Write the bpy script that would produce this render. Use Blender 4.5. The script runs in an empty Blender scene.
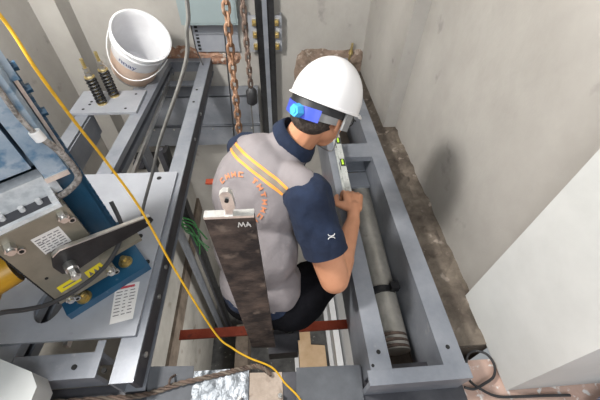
import bpy, bmesh, math, random
from mathutils import Vector, Matrix, noise
from mathutils.bvhtree import BVHTree
random.seed(7)
S = bpy.context.scene; COL = S.collection; PI = math.pi
V = Vector

# ---------------------------------------------------------------- camera, world, lights, exposure
cam = bpy.data.cameras.new('camera'); co = bpy.data.objects.new('camera', cam); COL.objects.link(co)
cam.sensor_width = 36; cam.sensor_fit = 'HORIZONTAL'; cam.lens = 36*322/600; cam.clip_start = .01; cam.clip_end = 60
_R = Matrix(((0.997, 0.0399, -0.0666), (-0.0741, 0.7456, -0.6623), (0.0232, 0.6652, 0.7463)))
_M = _R.to_quaternion().to_matrix().to_4x4(); _M.translation = V((0, 0, 1.1)); 
# camera looks along its -Z
co.matrix_world = _M
S.camera = co
w = bpy.data.worlds.new('world'); S.world = w; w.use_nodes = True
w.node_tree.nodes['Background'].inputs[0].default_value = (.93, .97, 1, 1)
w.node_tree.nodes['Background'].inputs[1].default_value = .32
S.view_settings.view_transform = 'Standard'; S.view_settings.look = 'None'
S.view_settings.exposure = 0.08; S.view_settings.gamma = 1; S.view_settings.use_curve_mapping = False
def area(name, loc, target, size, power, color=(1, 1, 1)):
    l = bpy.data.lights.new(name, 'AREA'); l.size = size; l.energy = power; l.color = color; l.shape = 'DISK'
    o = bpy.data.objects.new(name, l); COL.objects.link(o); o.location = loc
    o.rotation_euler = (V(target)-V(loc)).to_track_quat('-Z', 'Y').to_euler(); return o
pl = bpy.data.lights.new('work_lamp_light', 'POINT'); pl.energy = 160; pl.shadow_soft_size = .13; pl.color = (1, .97, .93)
plo = bpy.data.objects.new('work_lamp_light', pl); COL.objects.link(plo); plo.location = (-1.0, .66, 1.62)
area('doorway_fill', (.15, -1.1, 2.1), (0, 1.5, -.3), 1.4, 36, (.95, .98, 1))  # fill lamp added behind the camera, standing in for room daylight
area('lower_shaft_fill', (.3, .6, -1.3), (-.5, 1.7, -2.9), .4, 22, (1, .98, .95))  # added fill lamp with no real source, brightens the lower left shaft wall

# ---------------------------------------------------------------- materials
def mat(name, c, rough=.6, metal=0, var=.12, scale=6, c2=None, bump=0, bscale=40, spec=.5, ramp=(.35, .65), detail=6, stretch=None, coat=0, trans=0, alpha=1):
    m = bpy.data.materials.new(name); m.use_nodes = True; nt = m.node_tree; N = nt.nodes; L = nt.links
    b = N['Principled BSDF']; b.inputs['Roughness'].default_value = rough; b.inputs['Metallic'].default_value = metal
    b.inputs['Specular IOR Level'].default_value = spec
    if coat: b.inputs['Coat Weight'].default_value = coat
    if trans: b.inputs['Transmission Weight'].default_value = trans
    if alpha < 1: b.inputs['Alpha'].default_value = alpha
    tc = N.new('ShaderNodeTexCoord'); mp = N.new('ShaderNodeMapping'); L.new(tc.outputs['Object'], mp.inputs[0])
    if stretch: mp.inputs['Scale'].default_value = stretch
    n = N.new('ShaderNodeTexNoise'); n.inputs['Scale'].default_value = scale; n.inputs['Detail'].default_value = detail; n.inputs['Roughness'].default_value = .62
    L.new(mp.outputs[0], n.inputs['Vector'])
    r = N.new('ShaderNodeValToRGB'); L.new(n.outputs['Fac'], r.inputs[0])
    if c2 is None: c2 = tuple(min(1, x*(1+var)) for x in c); c = tuple(x*(1-var) for x in c)
    r.color_ramp.elements[0].position, r.color_ramp.elements[1].position = ramp
    r.color_ramp.elements[0].color = (*c, 1); r.color_ramp.elements[1].color = (*c2, 1)
    L.new(r.outputs[0], b.inputs['Base Color'])
    if bump:
        n2 = N.new('ShaderNodeTexNoise'); n2.inputs['Scale'].default_value = bscale; n2.inputs['Detail'].default_value = 5
        L.new(mp.outputs[0], n2.inputs['Vector'])
        bp = N.new('ShaderNodeBump'); bp.inputs['Strength'].default_value = bump; bp.inputs['Distance'].default_value = .01
        L.new(n2.outputs['Fac'], bp.inputs['Height']); L.new(bp.outputs[0], b.inputs['Normal'])
    return m
def speckle(m, c, scale=60, thr=(.62, .66), fac=1):        # adds chips or spots of another colour over the base
    nt = m.node_tree; N = nt.nodes; L = nt.links; b = N['Principled BSDF']
    src = b.inputs['Base Color'].links[0].from_socket
    n = N.new('ShaderNodeTexNoise'); n.inputs['Scale'].default_value = scale; n.inputs['Detail'].default_value = 4
    tc = N.new('ShaderNodeTexCoord'); L.new(tc.outputs['Object'], n.inputs['Vector'])
    r = N.new('ShaderNodeValToRGB'); L.new(n.outputs['Fac'], r.inputs[0])
    r.color_ramp.elements[0].position, r.color_ramp.elements[1].position = thr
    r.color_ramp.elements[1].color = (fac, fac, fac, 1)
    mx = N.new('ShaderNodeMix'); mx.data_type = 'RGBA'; L.new(r.outputs[0], mx.inputs[0]); L.new(src, mx.inputs[6]); mx.inputs[7].default_value = (*c, 1)
    L.new(mx.outputs[2], b.inputs['Base Color']); return m
M = {}
M['plaster'] = speckle(mat('grey cement render', (.30, .285, .262), .92, scale=1.6, c2=(.43, .412, .385), bump=.35, bscale=14, ramp=(.3, .72)), (.19, .18, .17), 7, (.66, .74), .55)
M['plaster_dark'] = speckle(mat('deep shaft concrete', (.27, .26, .235), .9, scale=2.2, c2=(.42, .40, .365), bump=.4, bscale=10), (.16, .13, .10), 5, (.62, .7), .7)
M['rough'] = speckle(mat('rough brown mortar', (.085, .066, .052), .97, scale=7, c2=(.20, .165, .13), bump=1, bscale=26), (.38, .32, .27), 22, (.62, .7), .7)
M['brick'] = speckle(mat('broken red brick', (.22, .10, .06), .95, scale=14, c2=(.42, .26, .18), bump=1, bscale=30), (.5, .45, .4), 26, (.56, .64), .8)
M['pale_brick'] = speckle(mat('broken dusty brick and mortar', (.13, .095, .07), .95, scale=12, c2=(.30, .22, .17), bump=1, bscale=30), (.42, .36, .31), 22, (.58, .66), .8)
M['pinkfloor'] = speckle(mat('pinkish brown dusty floor', (.45, .29, .23), .9, scale=7, c2=(.60, .43, .36), bump=.3, bscale=30), (.75, .72, .70), 40, (.6, .68))
M['white_wall'] = speckle(mat('white plaster', (.52, .53, .52), .85, scale=3, c2=(.60, .61, .60), bump=.1, bscale=30), (.55, .48, .42), 9, (.73, .78), .4)
M['paint'] = speckle(mat('grey painted steel', (.175, .19, .22), .42, .15, scale=5, c2=(.265, .28, .312), bump=.05, bscale=60, coat=.1), (.42, .42, .43), 18, (.66, .76), .45)
M['paint_light'] = speckle(mat('pale grey painted steel plate', (.28, .295, .33), .4, .15, scale=4, c2=(.36, .375, .41), bump=.04), (.22, .22, .24), 25, (.7, .78), .4)
M['sheet'] = mat('dull dark steel sheet', (.085, .09, .10), .75, .1, scale=6, c2=(.14, .148, .165))
M['paint_dark'] = mat('dark grey steel', (.045, .045, .055), .5, .2, scale=8, c2=(.09, .09, .1))
M['black'] = mat('black paint', (.006, .006, .007), .5, scale=20, c2=(.02, .02, .022))
M['hole'] = mat('dark bore', (.01, .01, .01), .8)
M['zinc'] = mat('zinc plated steel', (.55, .54, .52), .28, .9, scale=30, bump=.1)
M['bright'] = mat('worn bright metal', (.62, .60, .58), .35, .75, scale=40, c2=(.85, .84, .8))
M['gold'] = mat('yellow zinc bolt', (.48, .36, .13), .35, .8, scale=30, c2=(.68, .55, .28))
M['rust'] = speckle(mat('rusty chain steel', (.15, .07, .035), .75, .3, scale=30, c2=(.36, .22, .14)), (.42, .32, .26), 60, (.6, .7), .7)
M['rust2'] = mat('dark rusty chain steel', (.07, .05, .04), .7, .35, scale=30, c2=(.2, .14, .11))
M['timber'] = speckle(mat('dark rust stained steel plate', (.018, .014, .014), .7, .1, scale=13, c2=(.135, .098, .08), bump=.6, bscale=30, stretch=(1, 1, 1.5), ramp=(.40, .72)), (.26, .20, .16), 22, (.60, .74), .7)
M['blue'] = speckle(mat('blue machine paint', (.012, .065, .135), .38, .1, scale=6, c2=(.02, .10, .19), coat=.2), (.25, .33, .40), 30, (.66, .74), .5)
M['blue_light'] = speckle(mat('dusty light blue machine paint', (.17, .27, .38), .45, .1, scale=7, c2=(.42, .50, .58), coat=.15), (.06, .17, .30), 26, (.52, .64), .85)
M['bronze'] = mat('tan grey brake housing', (.20, .185, .145), .42, .35, scale=8, c2=(.27, .25, .20))
M['clear'] = mat('dusty clear plastic', (.62, .65, .68), .22, 0, scale=18, c2=(.92, .94, .96), ramp=(.4, .6), alpha=.8, coat=.5)
M['label'] = mat('white paper label', (.72, .70, .68), .7, var=.04)
M['ink'] = mat('label ink', (.16, .15, .16), .8); M['red_ink'] = mat('red ink', (.5, .06, .08), .8)
M['yellow'] = mat('yellow sticker', (.80, .66, .02), .5, var=.05)
M['yellow_cable'] = mat('yellow cable', (.62, .35, .015), .45, var=.12, scale=30)
M['yellow_cable2'] = mat('ochre yellow plastic', (.42, .22, .008), .4, var=.2, scale=10)
M['grey_cable'] = mat('grey cable', (.13, .128, .12), .6, var=.2, scale=30)
M['braid'] = speckle(mat('dusty braided cable sleeve', (.16, .14, .13), .8, scale=60, c2=(.42, .40, .38)), (.08, .07, .06), 130, (.5, .6), .7)
M['dark_cable'] = mat('black cable', (.03, .03, .032), .5, var=.2)
M['white_plastic'] = mat('white plastic', (.78, .78, .78), .35, var=.03)
M['helmet'] = mat('white helmet shell', (.76, .745, .75), .3, var=.02, coat=.3)
M['bucket'] = speckle(mat('white bucket plastic', (.66, .66, .68), .4, scale=6, c2=(.76, .76, .78)), (.5, .5, .5), 20, (.66, .75), .4)
M['peach'] = mat('peach stained label', (.55, .38, .28), .6, scale=8, c2=(.66, .52, .43))
M['navy_ink'] = mat('navy lettering', (.03, .05, .18), .6)
M['box_green'] = mat('grey green enamel', (.255, .31, .32), .4, .1, var=.06, scale=3)
M['red_bar'] = speckle(mat('red oxide steel bar', (.34, .05, .02), .6, .1, scale=10, c2=(.46, .085, .04)), (.15, .04, .03), 30, (.62, .7), .6)
M['foil'] = mat('crinkled silver sheet', (.13, .145, .16), .42, .6, scale=14, c2=(.27, .29, .315), bump=1, bscale=24)
M['card'] = speckle(mat('brown cardboard', (.50, .34, .20), .85, scale=5, c2=(.62, .45, .29)), (.75, .68, .6), 30, (.7, .78), .5)
M['pale_block'] = speckle(mat('dusty tan concrete', (.30, .24, .19), .95, scale=8, c2=(.45, .37, .31), bump=.6), (.2, .15, .12), 20, (.6, .7), .6)
M['white_frame'] = mat('white painted frame', (.72, .73, .74), .5, var=.04)
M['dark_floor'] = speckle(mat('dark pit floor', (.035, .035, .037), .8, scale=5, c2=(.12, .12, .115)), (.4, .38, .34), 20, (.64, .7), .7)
M['pipe'] = speckle(mat('dull steel pipe', (.34, .32, .28), .3, .35, scale=12, c2=(.50, .47, .42), bump=.35, bscale=30), (.16, .12, .09), 20, (.66, .76), .5)
M['board'] = mat('brown formwork board', (.10, .078, .06), .85, scale=8, c2=(.20, .16, .125), bump=.3)
M['green'] = mat('green cord', (.02, .13, .03), .6, var=.3); M['green_vial'] = mat('yellow green vial', (.45, .75, .05), .3, var=.1)
M['level'] = speckle(mat('worn aluminium level', (.45, .47, .46), .4, .3, scale=20, c2=(.62, .64, .62)), (.2, .22, .2), 60, (.62, .7), .5)
M['skin'] = mat('skin', (.52, .24, .135), .5, scale=10, c2=(.60, .295, .175), spec=.35)
M['hair'] = speckle(mat('black hair', (.022, .016, .013), .7, scale=60, c2=(.06, .045, .036), bump=.5, bscale=160), (.12, .09, .07), 120, (.6, .7), .4)
M['navy'] = mat('navy polo fabric', (.005, .011, .030), .95, scale=14, c2=(.009, .019, .048), bump=.3, bscale=60)
M['trousers'] = mat('black trouser fabric', (.003, .003, .004), 1, scale=10, c2=(.006, .006, .008), bump=.3, bscale=30, spec=.1)
M['vest'] = mat('grey lilac vest fabric', (.185, .165, .17), .95, scale=5, c2=(.24, .218, .224), bump=.5, bscale=12)
M['orange'] = mat('orange reflective band', (.76, .30, .045), .7, var=.08); M['orange_faded'] = mat('faded orange print', (.55, .20, .09), .8, var=.1)
M['grey_band'] = mat('grey reflective band', (.20, .165, .13), .6, var=.05)
M['logo'] = mat('pale embroidery', (.6, .6, .6), .7); M['royal'] = mat('royal blue plastic', (.045, .08, .52), .35, var=.1)
M['cyan'] = mat('light blue plastic knob', (.07, .42, .78), .35, var=.08); M['strap'] = mat('grey strap', (.20, .20, .20), .6, var=.15)
M['sack'] = speckle(mat('white woven sack', (.78, .79, .82), .8, scale=20, c2=(.85, .85, .86)), (.06, .09, .25), 34, (.54, .58), .9)
M['chalk'] = mat('white chalk', (.62, .6, .57), .9); M['shoe'] = mat('brown work shoe', (.05, .03, .02), .7)

# ---------------------------------------------------------------- mesh helpers
def basis(d):
    d = V(d).normalized(); a = V((0, 0, 1)) if abs(d.z) < .95 else V((1, 0, 0)); u = d.cross(a).normalized(); return u, u.cross(d).normalized(), d
INV = {}
class MB:
    def __init__(s): s.b = bmesh.new()
    def box(s, x0, x1, y0, y1, z0, z1, m=None):
        c = [V((x, y, z)) for z in (z0, z1) for y in (y0, y1) for x in (x0, x1)]
        if m: c = [m @ p for p in c]
        v = [s.b.verts.new(p) for p in c]
        for f in ((0, 2, 3, 1), (4, 5, 7, 6), (0, 1, 5, 4), (2, 6, 7, 3), (0, 4, 6, 2), (1, 3, 7, 5)): s.b.faces.new([v[i] for i in f])
        return s
    def ext(s, poly, O, A, B, L):                 # a closed outline in the A,B plane pushed along L
        O, A, B, L = V(O), V(A), V(B), V(L)
        a = [s.b.verts.new(O+A*p[0]+B*p[1]) for p in poly]; c = [s.b.verts.new(v.co+L) for v in a]; n = len(a)
        s.b.faces.new(a[::-1]); s.b.faces.new(c)
        for i in range(n): s.b.faces.new((a[i], a[(i+1) % n], c[(i+1) % n], c[i]))
        return s
    def rings(s, R, cap=True, closed=False):
        vs = [[s.b.verts.new(p) for p in r] for r in R]; n = len(R[0]); k = len(vs)
        for i in range(k if closed else k-1):
            for j in range(n): s.b.faces.new((vs[i][j], vs[i][(j+1) % n], vs[(i+1) % k][(j+1) % n], vs[(i+1) % k][j]))
        if cap and not closed: s.b.faces.new(vs[0][::-1]); s.b.faces.new(vs[-1])
        return s
    def tube(s, pts, r, seg=8, closed=False, smooth=0):
        pts = [V(p) for p in pts]
        if smooth: pts = spline(pts, smooth)
        R = []; n = len(pts); u = None
        for i, p in enumerate(pts):
            d = (pts[(i+1) % n]-pts[i-1]) if closed or 0 < i < n-1 else (pts[1]-p if i == 0 else p-pts[i-1])
            d.normalize()
            if u is None: u, _, _ = basis(d)
            else: u = (u-d*u.dot(d)).normalized()
            v = d.cross(u); rr = r(i/(n-1)) if callable(r) else r
            R.append([p+(u*math.cos(2*PI*k/seg)+v*math.sin(2*PI*k/seg))*rr for k in range(seg)])
        return s.rings(R, closed=closed)
    def cyl(s, a, b, r, r2=None, seg=20):
        a, b = V(a), V(b); u, v, d = basis(b-a); r2 = r if r2 is None else r2
        return s.rings([[c+(u*math.cos(2*PI*k/seg)+v*math.sin(2*PI*k/seg))*q for k in range(seg)] for c, q in ((a, r), (b, r2))])
    def lathe(s, prof, O, axis, seg=32, sx=1, open_=False):
        u, v, d = basis(axis); O = V(O)
        return s.rings([[O+d*h+(u*math.cos(2*PI*k/seg)+v*math.sin(2*PI*k/seg))*q for k in range(seg)] for q, h in prof], cap=not open_)
    def quad(s, pts): s.b.faces.new([s.b.verts.new(V(p)) for p in pts]); return s
    def ball(s, c, r, m=None, sub=2):
        q = Matrix.Translation(V(c)) @ (m or Matrix()) @ Matrix.Diagonal((*(r if hasattr(r, '__len__') else (r, r, r)), 1))
        bmesh.ops.create_icosphere(s.b, subdivisions=sub, radius=1, matrix=q); return s
    def caps(s, a, ra, b, rb, sub=2):             # tapered capsule
        t = bmesh.new()
        bmesh.ops.create_icosphere(t, subdivisions=sub, radius=ra, matrix=Matrix.Translation(V(a)))
        bmesh.ops.create_icosphere(t, subdivisions=sub, radius=rb, matrix=Matrix.Translation(V(b)))
        r = bmesh.ops.convex_hull(t, input=t.verts[:]); bmesh.ops.delete(t, geom=[g for g in r['geom_interior'] if isinstance(g, bmesh.types.BMVert)], context='VERTS')
        me = bpy.data.meshes.new('t'); t.to_mesh(me); t.free(); s.b.from_mesh(me); bpy.data.meshes.remove(me); return s
    def build(s, name, m, parent=None, smooth=False, bevel=0, local=False, ang=40):
        if bevel: bmesh.ops.bevel(s.b, geom=[e for e in s.b.edges if len(e.link_faces) == 2 and e.calc_face_angle(0) > .5], offset=bevel, segments=2, affect='EDGES', profile=.6)
        bmesh.ops.recalc_face_normals(s.b, faces=s.b.faces[:])
        me = bpy.data.meshes.new(name); 
        o = bpy.data.objects.new(name, me); COL.objects.link(o)
        if parent is not None:
            if not local: s.b.transform(INV[parent.name])
            o.parent = parent; INV[o.name] = INV[parent.name]
            if parent.type == 'MESH': pass
        else: INV[o.name] = Matrix()
        s.b.to_mesh(me); s.b.free(); me.materials.append(M[m] if isinstance(m, str) else m)
        if smooth or bevel:
            me.shade_smooth()
            try: me.set_sharp_from_angle(angle=math.radians(ang))
            except Exception: pass
        return o
def spline(p, k):
    out = []; n = len(p)
    for i in range(n-1):
        a, b, c, d = p[max(i-1, 0)], p[i], p[i+1], p[min(i+2, n-1)]
        for j in range(k):
            t = j/k; out.append(.5*((2*b)+(c-a)*t+(2*a-5*b+4*c-d)*t*t+(3*b-a-3*c+d)*t**3))
    return out+[p[-1]]
def tag(o, label, cat, group=None, kind=None):
    if label: o['label'] = label
    if cat: o['category'] = cat
    if group: o['group'] = group
    if kind: o['kind'] = kind
    return o
def thing(name, label, cat, loc=(0, 0, 0), rz=0, group=None):
    o = bpy.data.objects.new(name, None); COL.objects.link(o); o.location = loc; o.rotation_euler = (0, 0, rz); o.empty_display_size = .05
    INV[o.name] = (Matrix.Translation(V(loc)) @ Matrix.Rotation(rz, 4, 'Z')).inverted(); return tag(o, label, cat, group)
def struct(name, mb, m, **k): return tag(mb.build(name, m, **k), None, None, kind='structure')
def dup(o, delta, label):
    c = o.copy(); COL.objects.link(c); c.location = V(o.location)+V(delta); c['label'] = label
    for ch in list(o.children):
        d = ch.copy(); COL.objects.link(d); d.parent = c
    return c
def rough_slab(x0, x1, y0, y1, z0, z1, nx, ny, amp, seed=0, sides=True):
    mb = MB(); b = mb.b; g = []
    for j in range(ny+1):
        row = []
        for i in range(nx+1):
            x = x0+(x1-x0)*i/nx; y = y0+(y1-y0)*j/ny
            h = noise.noise(V((x*14+seed, y*14, seed)))*amp+noise.noise(V((x*45, y*45, seed)))*amp*.5
            row.append(b.verts.new((x+(noise.noise(V((y*20, seed, 3)))*amp if i in (0,) else 0), y, z1+h)))
        g.append(row)
    for j in range(ny):
        for i in range(nx): b.faces.new((g[j][i], g[j][i+1], g[j+1][i+1], g[j+1][i]))
    edge = g[0]+[r[-1] for r in g[1:]]+g[-1][-2::-1]+[r[0] for r in g[-2:0:-1]]
    low = [b.verts.new((v.co.x, v.co.y, z0)) for v in edge]; n = len(edge)
    for i in range(n): b.faces.new((edge[i], low[i], low[(i+1) % n], edge[(i+1) % n]))
    b.faces.new(low)
    return mb

# ---------------------------------------------------------------- structure: the shaft
struct('wall_back', MB().box(-1.75, 1.2, 2.45, 2.65, -3.2, 2.6), 'plaster')
struct('wall_left', MB().box(-1.75, -1.45, -.2, 2.45, -3.2, 2.6), 'plaster')
struct('wall_right', MB().box(.77, 1.1, .53, 2.45, -.13, 2.6), 'plaster')
struct('trim_1', MB().box(.69, .77, 1.68, 2.45, -.12, 2.6), 'plaster', bevel=.006)            # corner pier right
struct('trim_2', MB().box(-1.45, -1.30, 2.29, 2.45, -.8, 2.6), 'plaster', bevel=.006)         # corner pier left
struct('trim_3', rough_slab(.55, .77, .34, 2.45, -.75, -.125, 10, 80, .018, 3), 'rough')       # ledge at the right wall
struct('trim_4', MB().box(.77, 1.1, .53, 2.45, -3.2, -.13), 'plaster_dark')
struct('wall_front_right', MB().box(.745, 1.5, .19, .53, -.13, 2.6), 'white_wall')
struct('wall_front_left', MB().ext([(0, 0), (-.006, .12), (-.046, .165), (-.7, .165), (-.7, 0)], (-.815, .19, -.13), (1, 0, 0), (0, 1, 0), (0, 0, 2.7)), 'white_wall')
struct('floor', rough_slab(-1.6, 1.6, -1.6, .292, -.45, -.135, 60, 50, .006, 5), 'pinkfloor')
struct('trim_5', MB().box(-1.5, 1.1, .15, .30, -3.2, -.45), 'plaster_dark')
struct('trim_6', MB().box(-1.45, -.90, .3, 2.45, -3.2, -.80), 'plaster_dark')                 # thicker lower left wall
struct('trim_7', MB().box(-.90, -.875, .3, 2.45, -1.76, -1.56), 'board')
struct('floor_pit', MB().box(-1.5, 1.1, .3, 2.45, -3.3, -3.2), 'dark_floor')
struct('trim_10', MB().box(-.86, .60, .12, .296, -.16, -.126), 'paint_dark')                        # door sill
# broken masonry holes in the back wall
def broken(name, pts, y, depth, m, amp=.012, seed=0):
    P = spline([V((x, 0, z)) for x, z in pts+[pts[0]]], 5)[:-1]; P = [V((p.x+noise.noise(V((p.x*40, p.z*40, seed)))*amp*1.6, 0, p.z+noise.noise(V((p.z*40, p.x*40, seed+4)))*amp*1.6)) for p in P]
    c = sum(P, V())/len(P); mb = MB(); b = mb.b; prev = None
    for k, (s_, d) in enumerate(((1.0, .004), (.97, -.0), (.9, -depth*.6), (.6, -depth), (.3, -depth*.8), (.05, -depth))):
        ring = [b.verts.new((c.x+(p.x-c.x)*s_, y+d*1+noise.noise(V((p.x*30*s_, p.z*30, k)))*amp*.8, c.z+(p.z-c.z)*s_)) for p in P]
        if prev:
            for i in range(len(P)): b.faces.new((prev[i], prev[(i+1) % len(P)], ring[(i+1) % len(P)], ring[i]))
        prev = ring
    b.faces.new(prev); return struct(name, mb, m)
broken('trim_8', [(.18, .0), (.25, .05), (.42, .045), (.6, .04), (.70, .02), (.72, -.12), (.7, -.4), (.3, -.4), (.16, -.2)], 2.447, .03, 'pale_brick', seed=2)
broken('trim_9', [(-.85, .02), (-.75, .06), (-.66, .085), (-.55, .05), (-.4, .03), (-.25, .03), (-.24, -.02), (-.3, -.06), (-.5, -.05), (-.7, -.06), (-.84, -.04)], 2.447, .025, 'brick', seed=8)

# ---------------------------------------------------------------- steel frames
def chan(y0, y1, x0, x1, h, opening='right', t=.008, z=0, lip=0, dx=0):
    W = x1-x0
    P = [(0, 0), (W, 0), (W, -t-lip), (W-(t if lip else 0), -t-lip), (W-(t if lip else 0), -t), (t, -t), (t, -h+t), (W-(t if lip else 0), -h+t), (W-(t if lip else 0), -h+t+lip), (W, -h+t+lip), (W, -h), (0, -h)]
    if not lip: P = [(0, 0), (W, 0), (W, -t), (t, -t), (t, -h+t), (W, -h+t), (W, -h), (0, -h)]
    if opening == 'left': P = [(W-a, b) for a, b in P]
    return MB().ext(P, (x0, y0, z), (1, 0, 0), (0, 0, 1), (dx, y1-y0, 0))
def hole(x, y, r, par, z=0, e=1.0): MB().cyl((x, y, z-.004), (x, y, z+.0012), r).build('bolt_hole', 'hole', par)

rf = thing('beam_assembly', 'grey painted steel support frame beside the right wall, holding a long dull pipe', 'steel frame', (.42, 1.3, -.28))
MB().ext([(0, 0), (.068, 0), (.068, -.012), (.018, -.012), (.018, -.26), (0, -.26)], (.267, .25, 0), (1, 0, 0), (0, 0, 1), (.012, 2.1, 0)).build('beam', 'paint', rf, bevel=.003)
MB().ext([(.0, 0), (.072, 0), (.072, -.26), (.06, -.26), (.06, -.02), (.014, -.02), (.014, -.26), (0, -.26)], (.502, .25, 0), (1, 0, 0), (0, 0, 1), (-.008, 2.15, 0)).build('beam', 'paint', rf, bevel=.004)
MB().ext([(0, 0), (.043, 0), (.043, -.014), (.014, -.014), (.014, -.16), (0, -.16)], (.255, .21, .002), (0, 1, 0), (0, 0, 1), (.325, 0, 0)).build('end_beam', 'paint', rf, bevel=.003)
def cross(y, z=0): return MB().ext([(0, 0), (.105, 0), (.105, -.15), (.04, -.15), (.04, -.14), (.093, -.14), (.093, -.012), (0, -.012), (0, -.03), (-.006, -.03), (-.006, 0)], (.33, y, z), (0, 1, 0), (0, 0, 1), (.172, 0, 0))
cross(1.265, .001).build('cross_beam', 'paint', rf, bevel=.002)
MB().box(.332, .505, 1.19, 1.30, -.165, -.15).build('cross_plate', 'paint_light', rf)
cross(2.0, .001).build('cross_beam', 'paint', rf, bevel=.002)
MB().box(.30, .5, .255, 2.0, -.285, -.27).build('bottom_board', 'board', rf)
for x, y, r in ((.303, .305, .007), (.535, .305, .007), (.276, .266, .005)): hole(x, y, r, rf)
pp = thing('steel_pipe', 'long dull steel pipe with a black clamp lying between the two right frame beams', 'pipe', (.43, .8, -.22))
MB().lathe([(.045, 0), (.053, .0), (.053, .85), (.045, .85)], (.434, .36, -.214), (.03, 1, 0), 28).build('pipe_body', 'pipe', pp, smooth=True)
def ringtube(name, y, r, w_, m, par, R=.055): MB().lathe([(R, 0), (R+r, 0), (R+r, w_), (R, w_)], (.425+.03*(y-.36), y, -.214), (.03, 1, 0), 28).build(name, m, par, smooth=True)
ringtube('clamp', .585, .005, .028, 'black', pp)
for k in range(3): ringtube('spring_coil', .365+.022*k, .006, .009, 'rust2', pp)
MB().box(.455, .49, .583, .615, -.165, -.13).build('clamp_bolt', 'black', pp)

lf = thing('machine_bed', 'grey painted steel machine frame on the left with a wide base plate', 'steel frame', (-.75, 1.3, -.1))
chan(.27, 2.44, -.53, -.459, .115).build('beam', 'paint', lf, bevel=.002)
MB().box(-.478, -.4575, .272, 2.438, -.078, -.009).build('dark_web', 'paint_dark', lf)
chan(.34, 2.40, -.915, -.845, .10, lip=.028, dx=.10).build('beam', 'paint', lf, bevel=.002)
chan(.34, 1.75, -1.155, -1.085, .15, 'left').build('beam', 'paint', lf, bevel=.003)
MB().box(-1.08, -1.075, .34, 1.7, -.15, -.01).build('web_plate', 'paint', lf)
chan_end = MB().ext([(0, 0), (.075, 0), (.075, -.1), (.062, -.1), (.062, -.012), (.012, -.012), (.012, -.1), (0, -.1)], (-.855, .292, -.002), (0, 1, 0), (0, 0, 1), (.275, 0, 0))
chan_end.build('end_beam', 'paint', lf, bevel=.003)
MB().ext([(0, 0), (.06, 0), (.06, -.1), (.05, -.1), (.05, -.012), (0, -.012)], (-.80, 2.37, -.001), (0, 1, 0), (0, 0, 1), (.28, 0, 0)).build('end_beam', 'paint', lf, bevel=.003)
MB().box(-.79, -.53, 2.2, 2.26, -.10, -.09).build('lower_strut', 'paint', lf)
MB().box(-.6, -.575, .29, .40, -.001, .003).build('lap_joint', 'paint', lf)
MB().box(-.76, -.745, .42, 2.35, -.1, -.075).build('inner_rail', 'zinc', lf)
# base plate with its oval cut-out
bp = MB(); bo = bp.b
outer = [(-1.2, .405), (-.485, .405), (-.483, 1.182), (-1.2, 1.182)]
oval = [(-.80+.045*math.cos(2*PI*k/24), .53+.065*math.sin(2*PI*k/24)) for k in range(24)]
def ringface(b, out, inn, z0, z1):
    n = len(inn); cx = sum(p[0] for p in inn)/n; cy = sum(p[1] for p in inn)/n
    x0, y0 = out[0]; x1, y1 = out[2]
    def hit(p):
        dx, dy = p[0]-cx, p[1]-cy; t = min(((x1-cx)/dx if dx > 0 else (x0-cx)/dx) if abs(dx) > 1e-9 else 1e9, ((y1-cy)/dy if dy > 0 else (y0-cy)/dy) if abs(dy) > 1e-9 else 1e9); return (cx+dx*t, cy+dy*t)
    import math as _m
    A = sorted([_m.atan2(p[1]-cy, p[0]-cx) for p in inn]+[_m.atan2(p[1]-cy, p[0]-cx) for p in out])
    a_, b_ = .045, .065; I = []; O = []
    for a in A:
        r = 1/_m.sqrt((_m.cos(a)/a_)**2+(_m.sin(a)/b_)**2); I.append((cx+r*_m.cos(a), cy+r*_m.sin(a))); O.append(hit((cx+_m.cos(a), cy+_m.sin(a))))
    L4 = []
    for z in (z0, z1): L4.append(([b.verts.new((*p, z)) for p in I], [b.verts.new((*p, z)) for p in O]))
    n = len(A)
    for i in range(n):
        j = (i+1) % n; (i0, o0), (i1, o1) = L4
        b.faces.new((i1[i], i1[j], o1[j], o1[i])); b.faces.new((i0[i], o0[i], o0[j], i0[j])); b.faces.new((i0[i], i0[j], i1[j], i1[i])); b.faces.new((o0[i], o1[i], o1[j], o0[j]))
ringface(bo, outer, oval, .0005, .012)
bp.build('base_plate', 'paint_light', lf)
MB().box(-1.19, -.81, 1.70, 1.945, .001, .016).build('spring_plate', 'paint_light', lf, bevel=.003)
for x, y in ((-1.12, 1.74), (-.88, 1.74), (-1.1, 1.79), (-1.1, 1.82), (-.86, 1.9), (-1.1, 1.9)): hole(x, y, .008, lf, .016)
for x, y in ((-.561, 1.14), (-.566, .804), (-.51, .68)): hole(x, y, .011, lf, .012)
for x, y in ((-.649, .325), (-.556, .31), (-.50, 1.968), (-.50, 1.824)): hole(x, y, .008, lf, 0)
for y in (.36, .562, .686, 1.5, 1.75): MB().cyl((-.458, y, -.04), (-.452, y, -.04), .009).build('bolt_head', 'zinc', lf)
lab = MB().quad([(-.597, .585, .0126), (-.576, .446, .0126), (-.505, .462, .0126), (-.516, .6, .0126)]).build('paper_label', 'label', lf)
ink = MB()
for k in range(9):
    t = .12+.088*k; a = V((-.516, .6, .0132)).lerp(V((-.505, .462, .0132)), t); b_ = V((-.597, .585, .0132)).lerp(V((-.576, .446, .0132)), t)
    for u0, u1 in ((.08, .35), (.42, .6), (.66, .9)):
        p, q = b_.lerp(a, u0), b_.lerp(a, u1-.1*random.random()); d = V((0, .0035, 0)); ink.quad([p, q, q+d, p+d])
ink.build('print', 'ink', lab)
MB().quad([(-.576, .582, .0134), (-.576, .572, .0134), (-.53, .581, .0134), (-.53, .590, .0134)]).build('print', 'red_ink', lab)

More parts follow.
